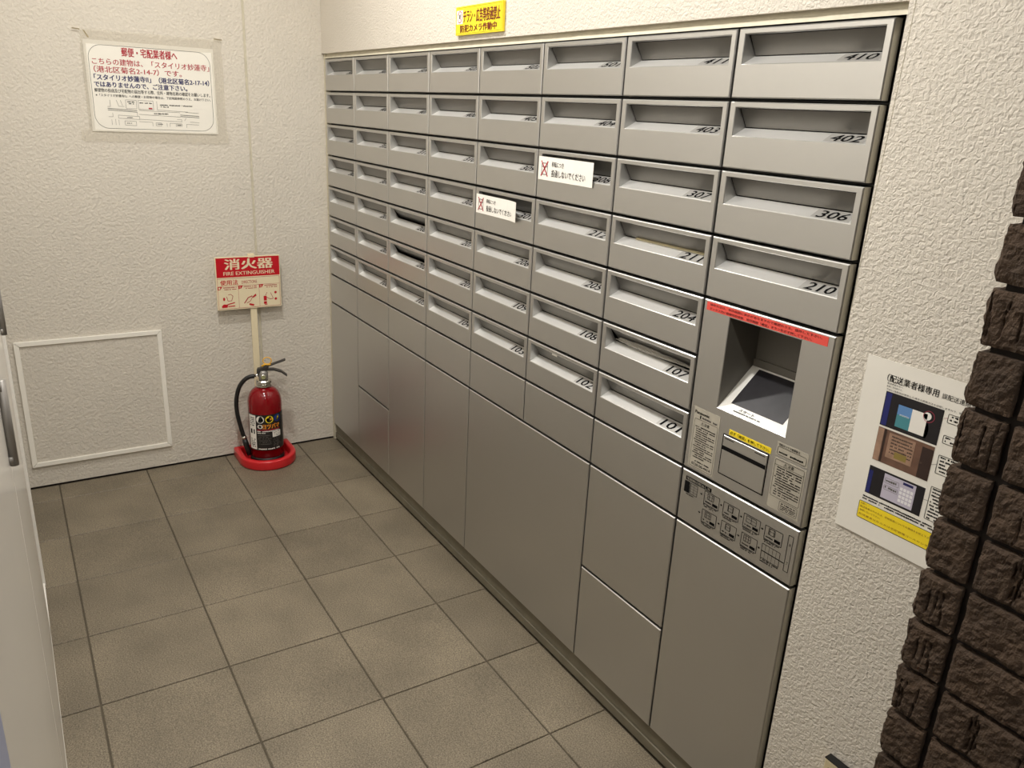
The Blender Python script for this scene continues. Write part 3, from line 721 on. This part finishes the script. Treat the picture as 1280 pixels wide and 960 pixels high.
# little map
def ml_(pts, w_=.0009, m=INKG): p.path(m, [(a, c_) for a, c_ in pts], w_)
ml_([(.054, .076), (.146, .072)], .0016, BLACK); ml_([(.054, .071), (.146, .067)], .0016, BLACK)
ml_([(.287, .063), (.351, .061)], .0016, BLACK); ml_([(.287, .058), (.351, .056)], .0016, BLACK)
for pts in ([(.063, .104), (.063, .082), (.054, .082)], [(.083, .104), (.089, .084), (.107, .084)], [(.096, .104), (.101, .086)],
            [(.112, .106), (.146, .106), (.146, .078), (.112, .078), (.112, .106)], [(.152, .106), (.200, .106), (.200, .077), (.152, .077), (.152, .106)],
            [(.212, .106), (.212, .077), (.314, .074)], [(.152, .073), (.287, .071)], [(.152, .060), (.287, .056)], [(.146, .066), (.146, .054)],
            [(.085, .055), (.152, .053), (.152, .043), (.085, .045), (.085, .055)], [(.152, .044), (.292, .040)], [(.054, .049), (.068, .049), (.068, .062)],
            [(.104, .037), (.140, .036), (.140, .022), (.104, .023), (.104, .037)], [(.150, .036), (.193, .035), (.193, .022)], [(.204, .034), (.222, .034), (.222, .024), (.204, .024), (.204, .034)],
            [(.240, .034), (.240, .022)], [(.250, .022), (.250, .034), (.290, .033), (.290, .022)], [(.270, .030), (.286, .030), (.286, .024), (.270, .024), (.270, .030)],
            [(.306, .020), (.306, .032), (.348, .031)], [(.300, .044), (.306, .053)], [(.305, .073), (.350, .071)], [(.275, .048), (.290, .048), (.290, .041)],
            [(.063, .040), (.063, .022)], [(.075, .042), (.075, .022)], [(.085, .040), (.085, .022)], [(.318, .040), (.350, .039)]): ml_(pts)
p.text(BLACK, '妙蓮寺駅', .200, .0625, .247, .0665, .02)
p.dashes(BLACK, .117, .140, .098, .004, 1); p.dashes(BLACK, .117, .138, .092, .004, 2); p.dashes(BLACK, .156, .196, .096, .004, 3); p.rect(INKR, .184, .0785, .196, .0830)
p.dashes(BLACK, .222, .330, .092, .0042, 4); p.dashes(BLACK, .224, .250, .086, .004, 5)
for a, zc in ((.110, .028), (.208, .028), (.274, .026), (.112, .047)): p.dashes(BLACK, a, a+.018, zc, .003, int(a*1e4))
p.build('print', t, (.0008, 0, 0), Y1, Z1)
def strip(a, c_, zb, zt, off, tilt=0):
    b = MB(); n_ = 24
    for i in range(n_):
        ya, yb = a+(c_-a)*i/n_, a+(c_-a)*(i+1)/n_
        xa = off + .0008*math.sin(i*1.3+off*9e3) ; xb = off + .0008*math.sin((i+1)*1.3+off*9e3)
        b.quad((xa, ya-y0, zb-z0+tilt*i/n_), (xb, yb-y0, zb-z0+tilt*(i+1)/n_), (xb, yb-y0, zt-z0+tilt*(i+1)/n_), (xa, ya-y0, zt-z0+tilt*i/n_))
    b.obj('tape', TAPE, t, True)
strip(-.826, -.378, 1.562, 1.6065, .0022); strip(-.856, -.370, 1.2505, 1.289, .0024)
strip(-.413, -.376, 1.289, 1.562, .0026); strip(-.829, -.812, 1.289, 1.562, .0020)
for a, c_, zc in ((-.848, -.826, 1.6035), (-.402, -.374, 1.607)):      # lifted tape ends
    b = MB(); b.quad((.001, a-y0, zc-z0), (.001, c_-y0, zc-z0-.002), (.010, c_-y0, zc-z0+.001), (.010, a-y0, zc-z0+.003)); b.obj('tape_end', CREAMD, t)
b = MB(); b.quad((.002, -.818-y0, 1.604-z0), (.003, -.804-y0, 1.580-z0), (.009, -.800-y0, 1.580-z0), (.009, -.812-y0, 1.600-z0)); b.obj('tape_end', CREAMD, t)

# poster on the mailbox wall at the right (A4 portrait)
x0, z0 = 2.4812, 0.7950; PWd, PHt = 0.208, 0.2935
t = thing('courier_poster', 'white poster with three dark photos and yellow box beside the brick wall', 'poster', (x0, FRONT_Y-.0030, z0))
MB().box(0, PWd, 0, .0008, 0, PHt).obj('paper', GLOSSP, t)
p = Print()
def R(m, a, zb, c_, zt): p.rect(m, a-x0, zb-z0, c_-x0, zt-z0)
def TT(m, s_, a, c_, zb, zt, bold=0.0): p.text(m, s_, a-x0, zb-z0, c_-x0, zt-z0, bold)
R(PHB, 2.5225, .9865, 2.6150, 1.0415); R(PHBR, 2.5225, .9285, 2.6140, .9835); R(PHB, 2.5215, .8705, 2.6145, .9175)
R(YEL, 2.5170, .8255, 2.6750, .8535)
p.rrect(BLACK, 2.5165-x0, .8250-z0, 2.6755-x0, .8540-z0, .002, .0008, 3)
TT(BLACK, '（配送業者様専用', 2.5195, 2.6015, 1.0565, 1.0685, .012); TT(BLACK, '誤配送連絡先）', 2.6065, 2.6600, 1.0570, 1.0655, .004)
TT(BLACK, '配送業者の方へ', 2.5215, 2.5470, 1.0525, 1.0555); TT(BLACK, '配達ご苦労様です。', 2.5215, 2.5470, 1.0480, 1.0508); TT(BLACK, '下記に誤配送の発生した場合の掲載方法を説明しますので、御確認下さい。', 2.5215, 2.6620, 1.0430, 1.0460)
for i in range(2): p.dashes(BLACK, 2.5200-x0, 2.6700-x0, .8625-.0042*i-z0, .0028, 700+i, .9)
TT(MAROON, 'お願い！！', 2.5195, 2.5340, .8490, .8522); TT(MAROON, '配送業者以外の方は、荷物間違についての連絡をお控え下さいますので、', 2.5195, 2.6600, .8430, .8465)
TT(MAROON, '使用しないで下さい。', 2.5195, 2.5560, .8370, .8405); TT(MAROON, '配送業者以外の方は宅配管理コールセンターへ', 2.5195, 2.6500, .8300, .8335)
# photo 1: screen with leaflet
R(PHBLUE, 2.5240, .9880, 2.5330, 1.0400)
R(SKYB, 2.5465, 1.0120, 2.5690, 1.0275); R(TEAL, 2.5465, .9925, 2.5690, 1.0120); R(PAPER, 2.5690, .9925, 2.5930, 1.0275)
p.disc(PHB, 2.5940-x0, 1.0020-z0, .0045, 16, .0120); p.disc(PAPER, 2.5930-x0, 1.0245-z0, .0060); p.disc(PHB, 2.5955-x0, 1.0225-z0, .0042); p.ring(PINKISH, 2.5950-x0, 1.0245-z0, .0085, .0008)
p.text(PAPER, 'INFORMATION', 2.5510-x0, 1.0110-z0, 2.5660-x0, 1.0135-z0)
# photo 2: brown machine front
R(PHBR2, 2.5230, .9290, 2.5325, .9825); R(PHDK, 2.5335, .9290, 2.5370, .9830); R(PHBR2, 2.5420, .9400, 2.5850, .9800); R(PHDK, 2.5960, .9290, 2.6135, .9780)
for i in range(6): p.dashes(PHDK, 2.5470-x0, 2.5830-x0, .9740-.0052*i-z0, .0026, 720+i)
R(mat('photo_olive', srgb(140, 122, 60), .5), 2.5560, .9430, 2.5760, .9530)
# photo 3: keypad screen
PHW = mat('photo_white', srgb(238, 236, 240), 0.5)
R(PHBLUE, 2.5225, .8720, 2.5290, .9100); R(PHLV, 2.5485, .8740, 2.6010, .9145)
R(INKN, 2.5800, .9085, 2.5965, .9125)
for i in range(4):
    for j in range(4): R(PHW, 2.5770+.0056*i, .8790+.0064*j, 2.5815+.0056*i, .8838+.0064*j)
p.rrect(INKG, 2.5510-x0, .9000-z0, 2.5740-x0, .9080-z0, .001, .0005, 2); p.rrect(INKG, 2.5510-x0, .8890-z0, 2.5740-x0, .8960-z0, .001, .0005, 2)
for i in range(2): p.dashes(INKG, 2.5525-x0, 2.5725-x0, .9020-.011*i-z0, .0040, 740+i)
for zb, zt in ((1.0255, 1.0385), (.9940, 1.0060), (.9465, .9750), (.8720, .9245)):
    p.rrect(BLACK, 2.6220-x0, zb-z0, 2.6760-x0, zt-z0, .001, .0008, 2)
    z = zt-.0045; i = 0
    while z > zb+.001: p.dashes(BLACK, 2.6250-x0, 2.6730-x0, z-z0, .0030, int(zb*1e4)+i); z -= .0052; i += 1
p.line(PINKISH, (2.6165-x0, 1.0300-z0), (2.6220-x0, 1.0320-z0), .0005); p.line(INKG, (2.6140-x0, .9560-z0), (2.6220-x0, .9600-z0), .0005); p.line(INKG, (2.6145-x0, .9000-z0), (2.6220-x0, .9010-z0), .0005)
p.build('print', t, (0, 0, 0), X1, Z1, lift=.0003, step=.00004)

# outlet cover low on the mailbox wall
t = thing('outlet_cover', 'beige plastic outlet cover low on the wall by the brick wall', 'outlet cover', (2.560, FRONT_Y-.0005, 0.262))
me = bevel_mesh(MB().box(0, .085, -.016, 0, 0, .112).mesh('housing', CREAMD), .003); link('housing', me, t)
me = bevel_mesh(MB().box(.004, .081, -.030, -.0165, .006, .096).mesh('flap_lid', CREAMD), .003); link('flap_lid', me, t)
MB().box(.0, .085, -.0160, 0, .1125, .1142).obj('seam', RUBBER, t); MB().box(.010, .022, -.0185, -.0162, .0965, .0985).obj('hinge', RUBBER, t)

# access panel on the back wall
t = thing('access_panel', 'square wall access panel with white plastic frame low on back wall', 'access panel', (0.0005, -1.149, 0.087))
AW, AH, AF = .483, .479, .0165
MB().box(0, .0040, AF-.001, AW-AF+.001, AF-.001, AH-AF+.001).obj('panel', WALLB, t)
def bar(q):
    m = MB(); h0, h1 = 0.0, .0115
    vs = [(h0, *pt) for pt in q] + [(h1-.001, *pt) for pt in q]
    m.add(vs, [(0,3,2,1),(4,5,6,7),(0,1,5,4),(1,2,6,5),(2,3,7,6),(3,0,4,7)])
    link('frame_strip', bevel_mesh(m.mesh('frame_strip', WHITEP), .0012), t)
e_ = .0004
bar([(0+e_*2,0),(AW-e_*2,0),(AW-AF-e_*2,AF),(AF+e_*2,AF)]); bar([(AF+e_*2,AH-AF),(AW-AF-e_*2,AH-AF),(AW-e_*2,AH),(e_*2,AH)])
bar([(0,e_*2),(AF,AF+e_*2),(AF,AH-AF-e_*2),(0,AH-e_*2)]); bar([(AW-AF,AF+e_*2),(AW,e_*2),(AW,AH-e_*2),(AW-AF,AH-AF-e_*2)])

# ================================================================== extinguisher stand with its sign
EX, EY = 0.112, -0.320
t = thing('extinguisher_stand', 'red plastic extinguisher tray with tall pole and red fire extinguisher sign', 'extinguisher stand', (EX, EY, 0))
def dshape(rad, back, n=28):
    pts = [(back, -rad)] + [(rad*math.cos(a), rad*math.sin(a)) for a in [(-math.pi/2 + math.pi*i/n) for i in range(n+1)]] + [(back, rad)]
    return pts
def dring(m, ro, ri, bo, bi, z0, z1):
    o_ = dshape(ro, bo); i_ = dshape(ri, bi); n_ = len(o_)
    vs = [(x, y, z0) for x, y in o_] + [(x, y, z1) for x, y in o_] + [(x, y, z1) for x, y in i_] + [(x, y, z0) for x, y in i_]
    fs = []
    for k in range(n_):
        j = (k+1) % n_
        fs += [(k, j, n_+j, n_+k), (n_+k, n_+j, 2*n_+j, 2*n_+k), (2*n_+k, 2*n_+j, 3*n_+j, 3*n_+k), (3*n_+k, 3*n_+j, j, k)]
    m.add(vs, fs)
m = MB(); dring(m, .113, .090, -.100, -.082, 0.0, .040)
link('tray_rim', bevel_mesh(m.mesh('tray_rim', REDP, True), .007, 3, 0.9), t)
m = MB(); dd = dshape(.0895, -.0815); n_ = len(dd)
m.add([(x, y, .001) for x, y in dd] + [(x, y, .007) for x, y in dd], [tuple(range(n_, 2*n_))] + [(k, (k+1) % n_, n_+(k+1) % n_, n_+k) for k in range(n_)])
m.obj('tray_floor', REDP, t)
link('pole', bevel_mesh(MB().box(-.086, -.080, -.014, .011, .008, .845).mesh('pole', CREAMP), .001), t)
link('clip', bevel_mesh(MB().box(-.0795, -.0735, -.014, .010, .830, .8395).mesh('clip', CREAMP), .001), t)
SX = EX - .0795
link('signboard', bevel_mesh(MB().box(-.0795, -.0750, -.460-EY, -.2115-EY, .6285, .8365).mesh('signboard', CREAMP), .0012), t)
sb_o = [o for o in t.children if o.name.startswith('signboard')][0]
p = Print(); bx, bz_ = -.460, .6285; SW, SH = .2485, .208
p.rect(SIGNR, .004, .1285, SW-.003, SH-.004)
p.text(CREAMP, '消火器', .036, .158, .219, .199, .020); p.text(CREAMP, 'FIRE EXTINGUISHER', .030, .136, .226, .150, .008)
p.path(INKR, [(.005, .005), (SW-.005, .005), (SW-.005, .124), (.005, .124)], .0010, True)
p.line(INKR, (.005, .094), (SW-.005, .094), .0009); p.line(INKR, (.082, .005), (.082, .094), .0009); p.line(INKR, (.162, .005), (.162, .094), .0009)
p.text(SIGNR, '使用法', .016, .098, .082, .1185, .016); p.text(INKR, 'DIRECTIONS', .096, .101, .155, .113, .004)
for i, a in enumerate((.005, .083, .163)):
    p.poly(SIGNR, [(a, .080), (a, .0935), (a+.017, .0935), (a+.010, .082)]); p.text(CREAMP, '123'[i], a+.004, .0835, a+.008, .0910, .02)
    p.dashes(INKR, a+.020, a+.070, .0865, .0040, 900+i); p.dashes(INKR, a+.024, a+.070, .0795, .0036, 910+i)
p.poly(SIGNR, [(.016, .010), (.037, .010), (.040, .022), (.024, .024), (.016, .017)]); p.line(SIGNR, (.038, .022), (.066, .028), .004); p.line(SIGNR, (.040, .014), (.066, .015), .004); p.disc(SIGNR, .026, .044, .004, 12, .007)
p.path(INKR, [(.036, .054), (.040, .036), (.054, .036), (.060, .054), (.052, .062), (.042, .060)], .0018)
p.poly(SIGNR, [(.132, .044), (.148, .058), (.150, .050), (.138, .042)]); p.path(INKR, [(.102, .022), (.118, .044), (.134, .050)], .0035); p.path(INKR, [(.112, .022), (.126, .030), (.134, .044)], .002); p.poly(SIGNR, [(.120, .014), (.138, .009), (.140, .016), (.122, .021)])
p.rect(SIGNR, .178, .014, .190, .024); p.rect(SIGNR, .178, .027, .190, .046); p.rect(SIGNR, .181, .010, .192, .013); p.path(INKR, [(.190, .040), (.204, .032), (.216, .034)], .002); p.line(INKR, (.206, .058), (.216, .034), .0016); p.disc(SIGNR, .226, .058, .005); p.disc(SIGNR, .226, .032, .005)
p.line(INKR, (.186, .048), (.192, .060), .0018)
p.build('print', sb_o, (-.0750, bx-EY, bz_), Y1, Z1, .0004)

# ================================================================== fire extinguisher
ex = thing('fire_extinguisher', 'red fire extinguisher with black hose standing in the red tray', 'fire extinguisher', (EX, EY, .0075))
RB = .0665
prof = [(RB-.006, .022), (RB, .026), (RB, .250)]
for i in range(1, 9):
    a = math.pi/2*i/8; prof.append((.024 + (RB-.024)*math.cos(a)**1.05 if i < 8 else .024, .250 + .064*math.sin(a)))
prof.append((.024, .320))
MB().lathe(prof, n=48).obj('cylinder', REDG, ex, True)
MB().lathe([(RB-.010, 0), (RB-.001, .002), (RB+.0008, .010), (RB+.0008, .027), (RB-.002, .0275)], n=48).obj('base_ring', RUBBER, ex, True)
MB().lathe([(.026, .317), (.030, .319), (.030, .326), (.027, .328), (.031, .331), (.031, .341), (.027, .345), (.020, .346)], n=12).obj('collar', CHROME, ex)
VA = math.radians(-14.5)          # facing the viewer
def rotp(fwd, side, z): # fwd towards the viewer, side to the viewer's right
    return V((fwd*math.cos(VA) - side*math.sin(VA)*1.0, fwd*math.sin(VA) + side*math.cos(VA), z))
vb = MB(); vb.lathe([(.017, .346), (.019, .352), (.019, .372), (.015, .384)], n=16)
vbo = vb.obj('valve_body', GREYM, ex, True)
g_ = MB(); g_.tube([rotp(.016, 0, .362), rotp(.027, 0, .362)], .011, 16); g_.obj('gauge', CHROME, ex, True)
g2 = MB(); g2.tube([rotp(.0272, 0, .362), rotp(.0280, 0, .362)], .0085, 16); g2.obj('gauge_face', mat('gauge_face', srgb(150, 150, 110), .3), ex)
def lever(pts, wid, th, name, m_):
    m = MB(); top = []; 
    for s_, z in pts: top.append((s_, z))
    vs = []
    for s_, z in top:
        for f_, dz in ((-wid, 0), (wid, 0), (wid, th), (-wid, th)): vs.append(rotp(f_, s_, z+dz))
    n_ = len(top); fs = [tuple(range(3, -1, -1)), tuple((n_-1)*4+k for k in range(4))]
    for i in range(n_-1):
        for k in range(4): fs.append((i*4+k, i*4+(k+1) % 4, (i+1)*4+(k+1) % 4, (i+1)*4+k))
    m.add(vs, fs); link(name, bevel_mesh(m.mesh(name, m_), .002), ex)
lever([(-.022, .386), (.0, .393), (.030, .402), (.062, .413), (.088, .422)], .0105, .006, 'top_lever', DARKM)
lever([(-.016, .375), (.012, .383), (.042, .382), (.070, .372), (.092, .354)], .011, .008, 'carry_handle', DARKM)
lever([(-.024, .372), (-.012, .372), (.006, .380), (.022, .392)], .012, .016, 'lever_bracket', DARKM)
ringp = [rotp(.006, .018+.016*math.cos(a), .424+.014*math.sin(a)) for a in [2*math.pi*i/24 for i in range(25)]]
MB().tube(ringp, .0022, 8, cap=False).obj('safety_pin', PINY, ex, True)
MB().tube([rotp(.004, -.004, .402), rotp(.006, .012, .410), rotp(.006, .034, .405)], .004, 8).obj('pin_seal', PINY, ex, True)
MB().tube([rotp(.0, -.016, .364), rotp(.0, -.034, .362)], .0062, 12).obj('hose_coupling', CHROME, ex, True)
hp = [(-.034, .362), (-.052, .360), (-.072, .348), (-.092, .322), (-.104, .285), (-.109, .245), (-.107, .205), (-.101, .165), (-.094, .130), (-.088, .104)]
sm = []
for i in range(len(hp)-1):
    p0, p1, p2, p3 = hp[max(i-1, 0)], hp[i], hp[i+1], hp[min(i+2, len(hp)-1)]
    for k in range(5):
        q = k/5
        sm.append(tuple(.5*((2*p1[c]) + (-p0[c]+p2[c])*q + (2*p0[c]-5*p1[c]+4*p2[c]-p3[c])*q*q + (-p0[c]+3*p1[c]-3*p2[c]+p3[c])*q**3) for c in (0, 1)))
sm.append(hp[-1])
MB().tube([rotp(.006, a, z) for a, z in sm], .0085, 14).obj('hose', RUBBER, ex, True)
MB().tube([rotp(.006, -.088, .108), rotp(.006, -.0865, .096)], .0095, 14).obj('hose_ferrule', CHROME, ex, True)
MB().tube([rotp(.006, -.0865, .096), rotp(.007, -.082, .075), rotp(.009, -.0745, .045), rotp(.010, -.0725, .024)], [.0095, .0115, .0105, .0075], 14).obj('nozzle', RUBBER, ex, True)
# wrap-round label
A0 = VA
def wrap(x, y, l):   # x: arc length to the viewer's right of centre, y: height
    a = A0 + x/RB; rr = RB+l
    return V((rr*math.cos(a), rr*math.sin(a), y))
def wrap_panel(name, m_, xa, xb, za, zb_, lift):
    m = MB(); n_ = max(2, int((xb-xa)/.005))
    for i in range(n_):
        p0, p1 = xa+(xb-xa)*i/n_, xa+(xb-xa)*(i+1)/n_
        m.quad(wrap(p0, za, lift), wrap(p1, za, lift), wrap(p1, zb_, lift), wrap(p0, zb_, lift))
    return m.obj(name, m_, ex, True)
lab = wrap_panel('label', mat('black_label', srgb(30, 28, 27), .35), -.082, .090, .062, .216, .0004); lab['label'] = 'black wrap-round instruction label'
p = Print()
def strips(m_, xa, xb, za, zb_):
    n_ = max(1, int((xb-xa)/.006))
    for i in range(n_): p.rect(m_, xa+(xb-xa)*i/n_, za, xa+(xb-xa)*(i+1)/n_, zb_)
strips(PAPER, -.078, -.041, .066, .212); strips(PAPER, .024, .062, .118, .142)
p.disc(PAPER, -.022, .196, .0155, 24); p.disc(YEL, .014, .196, .0155, 24); p.disc(BLUEP, .048, .198, .0150, 24)
p.poly(BLACK, [(-.030, .190), (-.024, .205), (-.020, .190)]); p.rect(BLACK, -.019, .190, -.012, .200); p.disc(BLACK, .008, .195, .006, 12, .008); p.disc(ORANGE, .020, .197, .004)
p.poly(YEL, [(.045, .188), (.050, .199), (.046, .199), (.054, .210), (.051, .202), (.055, .202)])
p.text(PAPER, '○', -.033, .158, -.014, .174, .03); p.text(ORANGE, 'ヨツバマ', -.013, .156, .056, .177, .035)
strips(INKR, -.036, .058, .150, .1535)
p.dashes(PAPER, -.036, .056, .143, .005, 11); p.dashes(PAPER, -.036, .000, .136, .004, 12)
for i in range(6): p.dashes(INKG, -.034, .018, .126-.0075*i, .004, 20+i, .7); p.dashes(INKG, .026, .060, .110-.0065*i, .004, 40+i, .6)
p.dashes(PAPER, -.034, .056, .066, .0058, 60)
for i in range(5): p.dashes(BLACK, -.070, -.046, .198-.008*i, .005, 70+i); p.dashes(BLACK, -.070, -.046, .106-.008*i, .005, 80+i)
p.rect(BLACK, -.053, .132, -.047, .152); p.rect(BLACK, -.070, .132, -.060, .152)
for i in range(3): p.dashes(INKG, .028, .058, .136-.007*i, .003, 90+i)
p.build('print', lab, (0,0,0), Y1, Z1, fn=wrap, lift=.0007)
